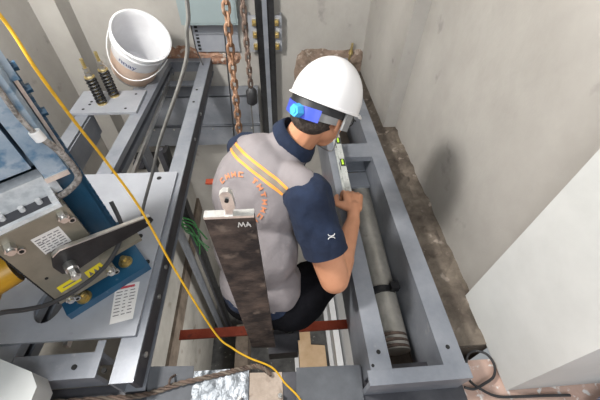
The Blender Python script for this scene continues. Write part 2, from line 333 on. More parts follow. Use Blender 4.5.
# rope hitch springs
def rope_spring(label, x, y):
    t = thing('rope_spring', label, 'spring', (x, y, .016), group='rope hitch springs on the left frame')
    d = V((.0, .0, 1))
    pts = [(x+.025*math.cos(a), y+.025*math.sin(a), .024+.155*a/(2*PI*8)) for a in [k*PI/6 for k in range(97)]]
    MB().tube(pts, .0062, 6).build('coil', 'black', t, smooth=True)
    MB().cyl((x, y, .016), (x, y, .285), .009).build('rod', 'gold', t, smooth=True)
    MB().cyl((x, y, .016), (x, y, .024), .028, seg=16).build('washer', 'gold', t); MB().cyl((x, y, .180), (x, y, .187), .028).build('washer', 'gold', t)
    MB().cyl((x, y, .187), (x, y, .21), .019, seg=6).build('nut', 'zinc', t); MB().cyl((x, y, .215), (x, y, .235), .016, seg=6).build('nut', 'zinc', t)
    return t
rope_spring('black coil spring on a threaded rod, nearer the left wall', -1.03, 1.80)
rope_spring('black coil spring on a threaded rod, nearer the white bucket', -.985, 1.885)

# lower cross steel at the back of the shaft
t = thing('steel_channel', 'wide grey steel channel across the back wall behind the frames', 'steel channel', (-.5, 2.4, -.7))
MB().box(-1.1, -.13, 2.30, 2.44, -.25, -.235).box(-1.1, -.13, 2.30, 2.312, -.50, -.24).build('upper_plate', 'paint', t)
MB().box(-1.1, -.13, 2.285, 2.297, -.70, -.508).box(-1.1, -.13, 2.285, 2.44, -.515, -.507).build('lower_plate', 'paint', t)
for k in range(6):
    MB().cyl((-1.0+.16*k, 2.284, -.53), (-1.0+.16*k, 2.279, -.53), .008, seg=6).build('bolt_head', 'zinc', t)

# ---------------------------------------------------------------- guide rail, boxes on the back wall
t = thing('guide_rail', 'black elevator guide rail with a grey nose on the back wall', 'guide rail', (-.04, 2.35, -3.2))
MB().box(-.105, -.058, 2.372, 2.384, -3.2, 2.4).build('rail_flange', 'black', t)
MB().box(-.026, .021, 2.372, 2.384, -3.2, 2.4).build('rail_flange', 'black', t)
MB().box(-.058, -.026, 2.355, 2.384, -3.2, 2.4).build('rail_nose', 'paint', t, bevel=.003)
MB().box(-.16, .07, 2.386, 2.398, .06, .30).box(-.16, -.148, 2.39, 2.447, .06, .3).box(.058, .07, 2.39, 2.447, .06, .3).build('bracket', 'paint_light', t)
for z in (.10, .18, .26):
    for x in (-.118, .036): 
        MB().box(x-.014, x+.014, 2.36, 2.386, z-.018, z+.018).cyl((x, 2.36, z), (x, 2.346, z), .012, seg=6).build('rail_clip', 'gold', t, bevel=.002)
t = thing('junction_box', 'grey green enamelled steel box high on the back wall', 'junction box', (-.4, 2.35, .25))
MB().box(-.585, -.22, 2.30, 2.45, .272, .75).build('box_body', 'box_green', t, bevel=.006)
MB().box(-.575, -.23, 2.294, 2.30, .285, .74).build('door', 'box_green', t, bevel=.003)
for x in (-.5, -.46, -.31, -.27): MB().cyl((x, 2.36, .27), (x, 2.36, .262), .008).build('knockout', 'hole', t)
t = thing('mounting_plate', 'blue grey steel plate below the green box on the back wall', 'plate', (-.4, 2.44, .05))
MB().box(-.55, -.24, 2.425, 2.45, .045, .262).box(-.55, -.24, 2.415, 2.426, .17, .176).build('plate', 'paint_light', t, bevel=.003)
hol = MB()
for k in range(7): hol.box(-.535, -.515, 2.42, 2.426, .06+.025*k, .072+.025*k)
hol.build('slot', 'hole', t)
MB().tube([(-.545, 2.38, .24), (-.54, 2.36, .1), (-.50, 2.30, .004)], .004, 6).build('stay_wire', 'dark_cable', t)
def anchor(label, x, z):
    t = thing('threaded_anchor', label, 'anchor bolt', (x, 2.44, z)); MB().cyl((x, 2.47, z), (x, 2.40, z+.005), .009, seg=10).build('stud', 'gold', t); MB().cyl((x, 2.425, z+.003), (x, 2.411, z+.004), .016, seg=6).build('nut', 'gold', t)
t = thing('threaded_anchor', 'brass coloured threaded anchor standing in the broken wall edge behind the helmet', 'anchor bolt', (.60, 2.42, .02))
MB().cyl((.585, 2.42, -.02), (.595, 2.42, .10), .009, seg=10).build('stud', 'gold', t); MB().cyl((.59, 2.42, .02), (.592, 2.42, .045), .017, seg=6).build('nut', 'gold', t)

# ---------------------------------------------------------------- chains
def chain(label, x0, y0, z0, x1, y1, z1, m, w_, pitch, r, hook=False):
    t = thing('lifting_chain', label, 'chain', (x1, y1, z1), group='hoist chains hanging behind the man'); a, b = V((x0, y0, z0)), V((x1, y1, z1)); L = (a-b).length; n = int(L/pitch); d = (b-a).normalized()
    e1, e2, _ = basis(d); mb = MB(); n0 = n
    for k in range(n):
        c = a+d*(k+.5)*pitch; u = e1 if k % 2 else e2; u = (u*math.cos(.5)+ (e2 if k % 2 else -e1)*math.sin(.5)) if True else u
        h = pitch*.5+r*.7; ww = w_/2-r; pts = []
        for j in range(14):
            an = 2*PI*j/14; s_ = math.sin(an); pts.append(c+u*(ww*math.cos(an))+d*((h-ww)*(1 if s_ > 0 else -1)*(1 if abs(s_) > .05 else 0)+ww*s_))
        mb.tube(pts, r, 6, closed=True)
    mb.build('links', m, t, smooth=True)
    if hook:
        MB().lathe([(.012, 0), (.022, .01), (.022, .06), (.01, .075)], b+V((0, 0, -.07)), (0, 0, 1), 16).build('hook_block', 'black', t, smooth=True)
chain('thick rusty chain hanging behind the man with its lower end hidden by his shoulder', -.128, 1.2, 1.35, -.165, 1.2, .12, 'rust', .034, .034, .0055)
chain('thinner dark chain hanging free, ending in a black hook block', -.09, 1.2, 1.35, -.092, 1.2, .43, 'rust2', .025, .026, .0045, True)

# ---------------------------------------------------------------- hanging stained plate in front of the man
t = thing('stained_steel_plate', 'dark rust stained upright steel plate with bright top edge in front of the vest', 'steel plate', (-.1, .41, -.25))
MB().ext([(-.146, .605), (-.049, .603), (-.034, -.19), (-.120, -.175)], (0, .40, 0), (1, 0, 0), (0, 0, 1), (0, .016, 0)).build('plate_face', 'timber', t)
MB().box(-.146, -.049, .3995, .417, .6035, .610).build('top_edge', 'bright', t)
MB().ext([(-.104, .608), (-.090, .608), (-.088, .625), (-.082, .632), (-.084, .668), (-.090, .676), (-.100, .676), (-.107, .668), (-.106, .632), (-.102, .625)], (0, .402, 0), (1, 0, 0), (0, 0, 1), (0, .012, 0)).build('lifting_lug', 'bright', t, bevel=.002)
MB().cyl((-.095, .398, .655), (-.095, .420, .655), .004, seg=10).build('lug_hole', 'hole', t)
ck = MB()
for a, b_ in (((-.083, .575), (-.080, .59)), ((-.080, .59), (-.076, .577)), ((-.076, .577), (-.072, .59)), ((-.072, .59), (-.069, .575)), ((-.066, .576), (-.063, .59)), ((-.063, .59), (-.058, .575)), ((-.067, .581), (-.058, .581))):
    ck.tube([(a[0], .3995, a[1]), (b_[0], .3995, b_[1])], .0012, 5)
ck.build('chalk_mark', 'chalk', t)

# ---------------------------------------------------------------- bucket
def bucket():
    c = V((-.93, 2.15, .05)); ax = V((.2, -.17, .3)).normalized(); u, v, d = basis(ax)
    t = thing('paint_bucket', 'white plastic paint bucket with a peach label on the left frame', 'bucket', c)
    prof = [(.01, .004), (.122, 0), (.132, .012), (.150, .31), (.160, .315), (.160, .33), (.150, .334), (.150, .345), (.163, .35), (.163, .372), (.153, .376), (.148, .37), (.143, .33), (.122, .016), (.01, .014)]
    MB().lathe(prof, c, ax, 48).build('bucket_body', 'bucket', t, smooth=True, ang=50)
    def rad(h): return .132+(h-.012)*(.018/.298)
    fr = V((-.05, -1, .1)); a0 = math.atan2(fr.dot(v), fr.dot(u))
    def patch(h0, h1, a_, b_, off, name, m):
        mb = MB(); n = 20; R = []
        for h in (h0, h1): R.append([mb.b.verts.new(c+d*h+(u*math.cos(a0+a_+(b_-a_)*k/n)+v*math.sin(a0+a_+(b_-a_)*k/n))*(rad(h)+off)) for k in range(n+1)])
        for k in range(n): mb.b.faces.new((R[0][k], R[0][k+1], R[1][k+1], R[1][k]))
        return mb.build(name, m, t, smooth=True)
    patch(.03, .215, -1.5, 1.5, .0015, 'label_band', 'peach')
    return t, c, u, v, d, a0, rad
t, bc, bu, bv, bd, ba, brad = bucket()
def text_mesh(txt, size, m, parent, fn, name='lettering'):
    cu = bpy.data.curves.new('txt', 'FONT'); cu.body = txt; cu.size = size; cu.align_x = 'CENTER'; o = bpy.data.objects.new('txt', cu); COL.objects.link(o)
    dg = bpy.context.evaluated_depsgraph_get(); me = bpy.data.meshes.new_from_object(o.evaluated_get(dg)); bpy.data.objects.remove(o)
    mb = MB(); mb.b.from_mesh(me); bmesh.ops.subdivide_edges(mb.b, edges=[e for e in mb.b.edges if e.calc_length() > size*.3], cuts=1)
    for v in mb.b.verts: v.co = fn(v.co.x, v.co.y)
    bpy.data.meshes.remove(me); return mb.build(name, m, parent)
def on_bucket(h0, off=.003, skew=0):
    def f(x, y):
        h = h0+y; a = ba-(x+skew)/brad(h); return bc+bd*h+(bu*math.cos(a)+bv*math.sin(a))*(brad(h)+off)
    return f
text_mesh('nnay', .055, 'navy_ink', t, on_bucket(.238))
MB().tube([bc+bd*(.31-.17*math.sin(PI*k/16))+(bu*math.cos(ba-PI/2+PI*k/16)+bv*math.sin(ba-PI/2+PI*k/16))*(.166-.0*k) for k in range(17)], .003, 6).build('handle', 'white_plastic', t, smooth=True)

# ---------------------------------------------------------------- traction machine, turned about 39 degrees; local x along its front, y away from the viewer's side
RZ = math.atan2(.626, .78)
def L3(u, v, z): return V((u*.78-v*.626, u*.626+v*.78, z))
t = thing('traction_machine', 'blue elevator traction machine with brake box bolted on the left base plate', 'machine', L3(-.1, .95, .012), RZ); tm = t
INVW = INV[t.name]
def mbL(): return MB()
def BL(mb, name, m, par=None, **k):
    for vt in mb.b.verts: vt.co = L3(*vt.co)
    return mb.build(name, m, par or tm, **k)
BL(mbL().box(-.255, .028, .81, 1.08, .013, .045), 'foot_plate', 'blue', bevel=.004)
BL(mbL().box(-.23, .0, .93, 1.12, .045, .5).box(-.5, -.22, .93, 1.12, .2, .5), 'lower_housing', 'blue', bevel=.01)
BL(mbL().box(-.62, .002, .95, 1.14, .5, .76), 'upper_housing', 'blue_light', bevel=.012)
BL(mbL().ext([(-.065, .86), (-.012, .86), (-.003, .885), (-.003, .95), (-.068, .95)], (0, 0, .505), (1, 0, 0), (0, 1, 0), (0, 0, .30)), 'front_column', 'blue_light', bevel=.006)
BL(mbL().box(-.068, -.012, .856, .90, .497, .512), 'column_lip', 'bright', bevel=.002)
BL(mbL().ext([(-.36, .875), (-.075, .87), (-.072, .95), (-.36, .95)], (0, 0, .545), (1, 0, 0), (0, 1, 0), (0, 0, .26)), 'front_panel', 'blue_light', bevel=.008)
BL(mbL().box(-.62, -.37, .85, .95, .5, .8), 'side_panel', 'blue_light', bevel=.01)
rim = mbL().box(-.002, .010, .95, 1.0, .05, .77)
for k in range(26): rim.box(.008, .016, .955, .995, .06+.027*k, .072+.027*k)
BL(rim, 'rim_flange', 'blue', bevel=.0015)
BL(mbL().box(.0, .008, .93, .952, .52, .77), 'rim_edge', 'bright')
for z in (.62, .685, .74): BL(mbL().cyl((.006, .965, z), (.024, .965, z), .011, seg=6), 'rim_bolt', 'blue')
BL(mbL().box(-.02, .012, .90, .96, .735, .8), 'top_bracket', 'blue_light', bevel=.005)
BL(mbL().box(-.05, .0, .88, .93, .80, .86), 'top_clamp', 'black', bevel=.004)
# brake box
bb = BL(mbL().box(-.238, -.066, .825, .905, .105, .435), 'brake_box', 'bronze', bevel=.003)
BL(mbL().box(-.242, -.062, .818, .826, .10, .44), 'face_plate', 'bronze', bevel=.001, par=bb)
teeth = mbL()
for k in range(40): teeth.box(-.247, -.241, .82, .86, .105+.008*k, .109+.008*k)
BL(teeth, 'toothed_edge', 'black', par=bb)
for k, (u, z) in enumerate(((-.084, .418), (-.216, .40), (-.079, .128), (-.212, .115))):
    BL(mbL().cyl((u, .818, z), (u, .800, z), .014, seg=6).cyl((u, .800, z), (u, .792, z), .009, seg=12), 'corner_bolt', 'zinc', par=bb, bevel=.001)
    BL(mbL().cyl((u+.012, .8185, z-.026), (u+.012, .810, z-.026), .009, seg=12), 'socket_screw', 'zinc', par=bb)
    BL(mbL().cyl((u+.012, .811, z-.026), (u+.012, .8092, z-.026), .006, seg=6), 'socket', 'hole', par=bb)
BL(mbL().cyl((-.215, .8185, .235), (-.215, .8165, .235), .0045, seg=10), 'small_hole', 'hole', par=bb)
# clear cover on top
cv = BL(mbL().box(-.236, -.07, .822, .835, .436, .452).box(-.236, -.07, .905, .93, .436, .47).box(-.236, -.222, .83, .92, .436, .46).box(-.085, -.07, .83, .92, .436, .462), 'clear_cover', 'clear', bevel=.003)
BL(mbL().box(-.25, -.05, .89, .97, .436, .50), 'cover_ridge', 'clear', bevel=.006, par=cv)
BL(mbL().box(-.222, -.085, .836, .90, .434, .438), 'terminal_recess', 'paint_dark', par=cv)
for u in (-.195, -.15, -.11): BL(mbL().cyl((u, .875, .436), (u, .875, .452), .007, seg=10), 'terminal_screw', 'white_plastic', par=cv)
# lever
lv = BL(mbL().ext([(.102, .287), (.108, .262), (.086, .248), (-.05, .246), (-.15, .232), (-.174, .25), (-.178, .29), (-.165, .322), (-.140, .338)], (0, .788, 0), (1, 0, 0), (0, 0, 1), (0, .008, 0)), 'release_lever', 'black', bevel=.0015)
BL(mbL().ext([(.104, .287), (-.138, .341), (-.160, .330), (-.162, .325), (-.139, .336), (.102, .283)], (0, .787, 0), (1, 0, 0), (0, 0, 1), (0, .012, 0)), 'lever_edge', 'zinc', par=lv)
BL(mbL().cyl((.09, .7875, .268), (.09, .784, .268), .006, seg=12), 'lever_eye', 'bright', par=lv)
BL(mbL().cyl((-.145, .80, .27), (-.145, .765, .27), .017, seg=20).cyl((-.145, .765, .27), (-.145, .735, .27), .014, seg=6).cyl((-.145, .735, .27), (-.145, .73, .27), .009, seg=12), 'pivot_bolt', 'zinc', par=lv, bevel=.001)
BL(mbL().box(-.08, .05, .80, .835, .19, .205), 'lever_arm_under', 'bronze', bevel=.002)
# stickers
sk = BL(mbL().quad([(-.174, .8172, .390), (-.106, .8172, .390), (-.106, .8172, .320), (-.174, .8172, .320)]), 'rating_label', 'label', par=bb)
ik = mbL()
for r in range(7):
    z = .380-.0095*r; u = -.170
    while u < -.112:
        l = random.uniform(.006, .016); ik.quad([(u, .8166, z), (min(u+l, -.109), .8166, z), (min(u+l, -.109), .8166, z-.0032), (u, .8166, z-.0032)]); u += l+.004
BL(ik, 'label_print', 'ink', par=bb)
def ltext(txt, size, u0, z0, m, ang=0):
    ca, sa = math.cos(ang), math.sin(ang)
    return text_mesh(txt, size, m, tm, lambda x, y: L3(u0+x*ca-y*sa, .8164, z0+x*sa+y*ca), 'label_lettering')
ltext('CE', .014, -.162, .357, 'ink')
BL(mbL().ext([(-.218, .148), (-.156, .150), (-.155, .182), (-.217, .178)], (0, .8166, 0), (1, 0, 0), (0, 0, 1), (0, .001, 0)), 'yellow_label', 'yellow', par=bb)
BL(mbL().box(-.205, -.168, .8158, .8164, .162, .167), 'label_print', 'ink', par=bb)
BL(mbL().ext([(-.138, .140), (-.085, .150), (-.087, .180), (-.138, .175)], (0, .8166, 0), (1, 0, 0), (0, 0, 1), (0, .001, 0)), 'warning_label', 'yellow', par=bb)
wl = mbL()
for c0 in (-.126, -.111, -.097): wl.ext([(c0-.006, .147), (c0+.006, .149), (c0, .170)], (0, .8160, 0), (1, 0, 0), (0, 0, 1), (0, .0006, 0))
BL(wl, 'warning_symbol', 'ink', par=bb)
# foot bolts, cable and cap
for u, v in ((-.03, .875), (-.19, .835)):
    BL(mbL().cyl((u, v, .045), (u, v, .049), .024, seg=20).cyl((u, v, .049), (u, v, .066), .016, seg=6).cyl((u, v, .066), (u, v, .078), .009, seg=12), 'foot_bolt', 'gold', bevel=.001)
BL(mbL().lathe([(.01, 0), (.05, .0), (.062, .02), (.062, .09), (.05, .1), (.045, .16), (.01, .16)], (-.425, .89, .262), (1, 0, 0), 24), 'yellow_sheave_cover', 'yellow_cable2', smooth=True)
BL(mbL().tube([(-.03, .86, .82), (-.03, .848, .75), (-.03, .845, .685), (-.022, .845, .632), (-.006, .848, .585), (.002, .85, .525), (-.002, .85, .48), (-.036, .860, .450), (-.075, .875, .43)], lambda q: .0055+.0032*min(1, max(0, (q-.3)*5)), 10, smooth=6), 'braided_cable', 'braid', smooth=True)
BL(mbL().lathe([(.009, -.012), (.0125, -.012), (.0125, .012), (.009, .012)], (-.022, .845, .632), (.1, -.1, -1), 16), 'cable_tie', 'white_plastic', smooth=True)

# ---------------------------------------------------------------- loose cables
def cable(name, label, pts, r, m, cat='cable', k=8, seg=8):
    return tag(MB().tube(pts, r, seg, smooth=k).build(name, m, smooth=True), label, cat)
cable('yellow_cable', 'long thin yellow cable hanging from upper left down to the sill', [(-.47, .60, 1.0), (-.462, .638, .888), (-.437, .611, .8), (-.434, .626, .679), (-.426, .64, .558), (-.387, .612, .403), (-.329, .529, .2), (-.234, .411, -.03), (-.18, .375, -.085), (-.125, .345, -.10), (-.045, .312, -.118), (-.003, .263, -.124), (.041, .214, -.1125), (.07, .15, -.113), (.06, .05, -.125)], .0033, 'yellow_cable')
cable('grey_conduit', 'thin grey cable hanging in a curve over the left frame', [(-.215, 1.0, 1.1), (-.225, 1.0, .804), (-.245, 1.0, .72), (-.259, 1.0, .656), (-.306, 1.0, .56), (-.431, 1.0, .341), (-.500, .99, .195), (-.553, .93, .085), (-.575, .90, .03), (-.56, .86, .019)], .0062, 'grey_cable')
tag(MB().tube([L3(-.36, .77, .262), L3(-.326, .77, .255), L3(-.287, .77, .215), L3(-.235, .77, .184), L3(-.147, .77, .183), L3(-.07, .775, .205), L3(-.01, .80, .235), L3(.022, .825, .268), L3(.035, .88, .33)], .0065, 8, smooth=6).build('black_cable', 'dark_cable', smooth=True), 'black cable looping in front of the brake box and behind its lever', 'cable')
wb = MB(); wb.ext([(-1.0, .398), (-.84, .346), (-.714, .296), (-.683, .257), (-.683, .09), (-1.0, .09)], (0, 0, .001), (1, 0, 0), (0, 1, 0), (0, 0, .08))
tag(wb.build('plaster_block', 'white_wall', bevel=.006), 'white plaster block lying on the near end of the left frame', 'block')
# twisted rope bundle on the sill
rp = thing('twisted_rope', 'brown twisted wire rope lying along the front sill', 'rope', (-.4, .28, -.12))
cl = spline([V(p) for p in ((-.80, .258, -.112), (-.6, .256, -.112), (-.46, .258, -.112), (-.349, .282, -.108), (-.219, .302, -.112), (-.14, .315, -.112), (-.09, .318, -.116), (-.05, .29, -.110))], 14)
for ph in (0, 2.1, 4.2):
    pts = []
    for i, p in enumerate(cl):
        a = i*.75+ph; pts.append(p+V((0, math.cos(a)*.005, math.sin(a)*.005)))
    MB().tube(pts, .0042, 6).build('strand', ('rust2', 'board', 'rust2')[int(ph/2)], rp, smooth=True)
MB().tube([(-.385, .272, -.12), (-.378, .292, -.088), (-.372, .312, -.12)], .004, 6, smooth=4).build('binding_wire', 'rust2', rp)
cable('black_wire', 'black wire coiled in a loop on the floor by the white wall corner', [(.60, .207, -.118), (.63, .20, -.118), (.67, .212, -.116), (.715, .232, -.118), (.735, .268, -.118), (.725, .303, -.118), (.69, .318, -.12), (.655, .305, -.12), (.632, .262, -.12), (.628, .228, -.122), (.65, .196, -.110), (.70, .174, -.12), (.784, .168, -.122), (.86, .165, -.122), (.95, .16, -.122)], .0045, 'dark_cable')
cable('hanging_wire', 'thin black wire hanging from the back wall beside the left frame', [(-.30, 2.2, .3), (-.305, 2.15, .1), (-.315, 2.1, -.2), (-.325, 2.05, -.5), (-.34, 2.0, -.9), (-.4, 1.95, -1.8), (-.4, 1.9, -3.19)], .005, 'dark_cable')
cable('steel_rope', 'thin grey wire hanging between the two chains', [(-.165, 2.2, 1.2), (-.17, 2.2, .3), (-.18, 2.2, -.3), (-.19, 2.2, -1.5), (-.19, 2.2, -3.19)], .005, 'grey_cable')

# ---------------------------------------------------------------- sill sheets
def sheet(name, label, pts, z, m, th=.003, cat='metal sheet'):
    return tag(MB().ext([(p[0], p[1]) for p in pts], (0, 0, z), (1, 0, 0), (0, 1, 0), (0, 0, th)).build(name, m), label, cat)
sheet('steel_sheet', 'flat dark grey steel sheet at the sill beside the left frame', [(-.47, .345), (-.314, .336), (-.30, .18), (-.44, .17), (-.455, .27)], -.121, 'sheet', .003)
fo = MB(); nx, ny = 18, 12; g = [[fo.b.verts.new((-.31+.186*i/nx, .19+.128*j/ny, -.119+.012*abs(noise.noise(V((i*.5, j*.6, 2)))))) for i in range(nx+1)] for j in range(ny+1)]
for j in range(ny):
    for i in range(nx): fo.b.faces.new((g[j][i], g[j][i+1], g[j+1][i+1], g[j+1][i]))
tag(fo.build('silver_sheet', 'foil', smooth=True), 'crinkled silver metal sheet under the twisted rope on the sill', 'metal sheet')
sheet('concrete_block', 'tan dusty concrete block on the sill below the stained plate', [(-.122, .302), (-.012, .297), (-.010, .17), (-.122, .17)], -.134, 'pale_block', .012, 'block')
sheet('steel_sheet', 'smooth dark grey sheet at the sill against the right frame', [(.038, .306), (.262, .300), (.250, .17), (.03, .17)], -.120, 'sheet', .004)
for x, y in ((-.15, .225), (-.02, .225)):
    q = thing('hex_bolt', 'small bolt on the sill ' + ('at the silver sheet corner' if x < -.1 else 'right of the tan concrete block'), 'bolt', (x, y, -.12), group='small bolts on the sill'); MB().cyl((x, y, -.124), (x, y, -.108), .008, seg=6).build('bolt_head', 'zinc', q); MB().cyl((x, y, -.108), (x, y, -.095), .005, seg=10).build('shank', 'zinc', q)

# ---------------------------------------------------------------- below: red bars, platform beam, rails, lower landing
for lab_, y in (('long red oxide steel bar below the man, nearer the sill', .585), ('red oxide steel bar far below, mostly hidden behind the vest', 1.63)):
    q = tag(MB().box(-.50, .34 if y < 1 else .30, y-.022, y+.022, -.512, -.5).box(-.50, .34 if y < 1 else .30, y+.014, y+.022, -.55, -.51).build('red_steel_bar', 'red_bar'), lab_, 'steel bar', 'red steel bars below the man')
t = thing('platform_beam', 'dark steel beam under the crouching man between the red bars', 'steel beam', (-.02, 1.0, -.5))
MB().box(-.13, .075, .52, 1.68, -.498, -.488).build('top_flange', 'paint_dark', t)
MB().box(-.03, -.02, .52, 1.68, -.66, -.498).build('web', 'paint_dark', t)
MB().box(-.07, .06, .44, .52, -.48, -.40).build('end_bracket', 'paint_dark', t, bevel=.006)
MB().cyl((.03, .56, -.488), (.03, .56, -.475), .012, seg=6).build('bolt_head', 'zinc', t)
t = thing('counterweight_rail', 'dark guide rail far down the left side with green cord tied on', 'guide rail', (-.62, 1.95, -3.2))
MB().box(-.70, -.665, 1.52, 1.55, -3.19, -.13).build('rail_flange', 'paint_dark', t); MB().box(-.66, -.64, 1.50, 1.57, -3.19, -.13).build('rail_nose', 'black', t)
MB().box(-.79, -.77, 1.5, 1.6, -3.19, -.13).build('rail_back', 'paint', t)
gc = MB()
for k in range(7):
    a = k*.9; gc.tube([(-.70+.02*math.sin(a), 1.49, -.62-.015*k), (-.69, 1.46+.01*math.cos(a), -.68-.03*k), (-.64+.03*math.cos(a), 1.47, -.75-.03*k), (-.60+.05*math.sin(a*2), 1.45, -.9-.04*k)], .006, 5, smooth=4)
tag(gc.build('green_cord', 'green', smooth=True), 'tangled green cord hanging on the dark left rail', 'cord')
t = thing('roller_guide', 'small black roller guide below the left frame', 'roller guide', (-.86, 1.72, -.4))
MB().box(-.92, -.80, 1.66, 1.72, -.40, -.30).build('bracket', 'black', t, bevel=.006)
MB().cyl((-.90, 1.64, -.34), (-.90, 1.72, -.34), .035).build('roller', 'paint_dark', t, bevel=.004)
MB().cyl((-.83, 1.64, -.33), (-.83, 1.72, -.33), .022).build('roller', 'zinc', t, bevel=.003)
def frame_rect(name, label, x0, x1, y0, y1, z, w_, m, h=.05, fill=None):
    t = thing(name, label, 'frame', ((x0+x1)/2, (y0+y1)/2, z))
    MB().box(x0, x0+w_, y0, y1, z, z+h).build('side_rail', m, t); MB().box(x1-w_, x1, y0, y1, z, z+h).build('side_rail', m, t)
    MB().box(x0+w_, x1-w_, y0, y0+w_, z, z+h).build('end_rail', m, t); MB().box(x0+w_, x1-w_, y1-w_, y1, z, z+h).build('end_rail', m, t)
    return t
frame_rect('white_frame', 'small white frame lying on the dark pit floor below the man', .12, .595, .95, 1.86, -3.2, .05, 'white_frame')
frame_rect('door_frame', 'tall white frame leaning at the right side deep in the shaft', .70, .767, .90, 2.2, -3.2, .03, 'white_frame', .9)
tag(MB().box(.60, .67, .9, 2.0, -3.2, -2.9).build('white_board', 'white_frame', bevel=.01), 'white panel strip beside the cardboard at the bottom of the shaft', 'panel')
tag(MB().ext([(.175, 1.005), (.5, 1.005), (.5, 1.28), (.33, 1.3), (.33, 1.65), (.175, 1.65)], (0, 0, -3.195), (1, 0, 0), (0, 1, 0), (0, 0, .12)).build('cardboard', 'card'), 'flattened brown cardboard on the pit floor inside the white frame', 'cardboard')
tag(MB().box(-.56, -.42, .85, 1.5, -3.2, -2.8).build('brown_carton', 'board'), 'brown carton deep in the shaft left of the stained plate', 'carton')

tag(MB().ball((1.12, .085, -.10), (.16, .075, .045), sub=3).ball((1.05, .07, -.085), (.08, .06, .04), sub=3).build('speckled_sack', 'sack', smooth=True), 'white sack with dark blue flecks on the floor in front of the white wall', 'sack')

# ---------------------------------------------------------------- the man
def organic(name, mb, voxel, m, parent, iters=4, fac=.6):
    me = bpy.data.meshes.new('tmp'); mb.b.to_mesh(me); mb.b.free(); o = bpy.data.objects.new('tmp', me); COL.objects.link(o)
    a = o.modifiers.new('r', 'REMESH'); a.mode = 'VOXEL'; a.voxel_size = voxel; a.use_smooth_shade = True
    b = o.modifiers.new('s', 'SMOOTH'); b.factor = fac; b.iterations = iters
    dg = bpy.context.evaluated_depsgraph_get(); dg.update(); res = bpy.data.meshes.new_from_object(o.evaluated_get(dg)); bpy.data.objects.remove(o)
    x = MB(); x.b.from_mesh(res); bpy.data.meshes.remove(res); return x
def fold(mb, amp, freq, seed=0, mask=None):
    mb.b.normal_update()
    for v in mb.b.verts:
        n = noise.noise(V((v.co.x*freq+seed, v.co.y*freq, v.co.z*freq*.6))); k = mask(v.co) if mask else 1
        v.co = v.co+v.normal*(amp*n*k)
    return mb
def cut(mb, co, no, keep_side=-1):
    bmesh.ops.bisect_plane(mb.b, geom=mb.b.verts[:]+mb.b.edges[:]+mb.b.faces[:], plane_co=co, plane_no=no, clear_outer=True)
    ed = [e for e in mb.b.edges if e.is_boundary]
    if ed: bmesh.ops.holes_fill(mb.b, edges=ed)
    return mb
def trim_plane(mb, co, no, rad):
    fs = [f for f in mb.b.faces if (f.calc_center_median()-co).length < rad]; es = {e for f in fs for e in f.edges}; vs = {v for f in fs for v in f.verts}
    bmesh.ops.bisect_plane(mb.b, geom=list(vs)+list(es)+fs, plane_co=co, plane_no=no, clear_outer=True); return mb
def drop_ball(mb, c, r):
    bmesh.ops.delete(mb.b, geom=[f for f in mb.b.faces if (f.calc_center_median()-c).length < r], context='FACES')
    for v in mb.b.verts:
        if v.is_boundary and abs((v.co-c).length-r) < .012: v.co = c+(v.co-c).normalized()*r
    return mb
def drop(mb, test):
    bmesh.ops.delete(mb.b, geom=[f for f in mb.b.faces if test(f.calc_center_median())], context='FACES'); return mb
def frame_m(X, Z, loc=(0, 0, 0)):
    Z = V(Z).normalized(); X = V(X); X = (X-Z*X.dot(Z)).normalized(); Y = Z.cross(X); m = Matrix((X, Y, Z)).transposed().to_4x4(); m.translation = V(loc); return m
shR, shL, neck, hc = V((.092, .668, .365)), V((-.115, .985, .285)), V((.055, .875, .405)), V((.154, .888, .535))
elR, wrR = V((.178, .515, .11)), V((.302, .795, .06)); elL, wrL = V((-.03, 1.13, .06)), V((.075, 1.035, .075))
pel, wst, chs = V((-.045, .575, -.055)), V((-.045, .665, .09)), V((-.03, .80, .26))
hipR, hipL = V((.035, .53, -.08)), V((-.12, .65, -.09)); knR, knL = V((.192, .635, -.06)), V((.06, .95, -.02))
anR, anL = V((.045, .80, -.42)), V((-.06, .90, -.42))
lat = (shR-shL).normalized(); man = thing('person', 'crouching man in white hard hat, grey vest and navy shirt, holding a spirit level', 'person', (-.02, .85, -.488))
U = V((.36, .42, .83)).normalized(); F = V((.74, .50, -.47)); F = (F-U*F.dot(U)).normalized(); R = F.cross(U)
def hd(f, r_, u): return hc+F*f+R*r_+U*u
HM = frame_m(F, U)
b = MB()
b.ball(hd(-.008, 0, .02), (.098, .078, .098), HM, 3); b.ball(hd(.035, 0, -.035), (.062, .060, .075), HM, 3)
b.caps(hd(.05, 0, -.09), .034, hd(.075, 0, -.085), .026)                                       # jaw, chin
b.caps(hd(.10, 0, -.0), .012, hd(.118, 0, -.035), .013); b.caps(hd(.095, .016, -.072), .012, hd(.095, -.016, -.072), .012)   # nose, lips
for s_ in (-1, 1):
    b.ball(hd(.082, .030*s_, -.002), (.02, .022, .016), HM)
    b.ball(hd(-.005, .080*s_, -.028), (.017, .007, .031), frame_m(F+R*(-.5*s_), U), 2); b.caps(hd(.006, .076*s_, -.03), .01, hd(.004, .076*s_, -.05), .008)
b.caps(neck-V((.0, .0, .02)), .060, hd(-.025, 0, -.045), .052)
b.ball(chs, (.15, .09, .17), frame_m(lat, neck-pel), 3); b.ball(wst, (.125, .085, .13), frame_m(lat, neck-pel), 3); b.ball(pel, (.14, .10, .10), frame_m(hipR-hipL, wst-pel), 3)
b.caps(shL, .05, shR, .052); b.caps(neck, .055, (shL+shR)/2, .07)
for sh, el, wr in ((shR, elR, wrR), (shL, elL, wrL)):
    b.caps(sh, .058, sh.lerp(el, .45), .060, 3); b.caps(sh.lerp(el, .45), .060, el, .050, 3); b.caps(el, .050, el.lerp(wr, .3), .049, 3); b.caps(el.lerp(wr, .3), .046, wr, .029, 3)
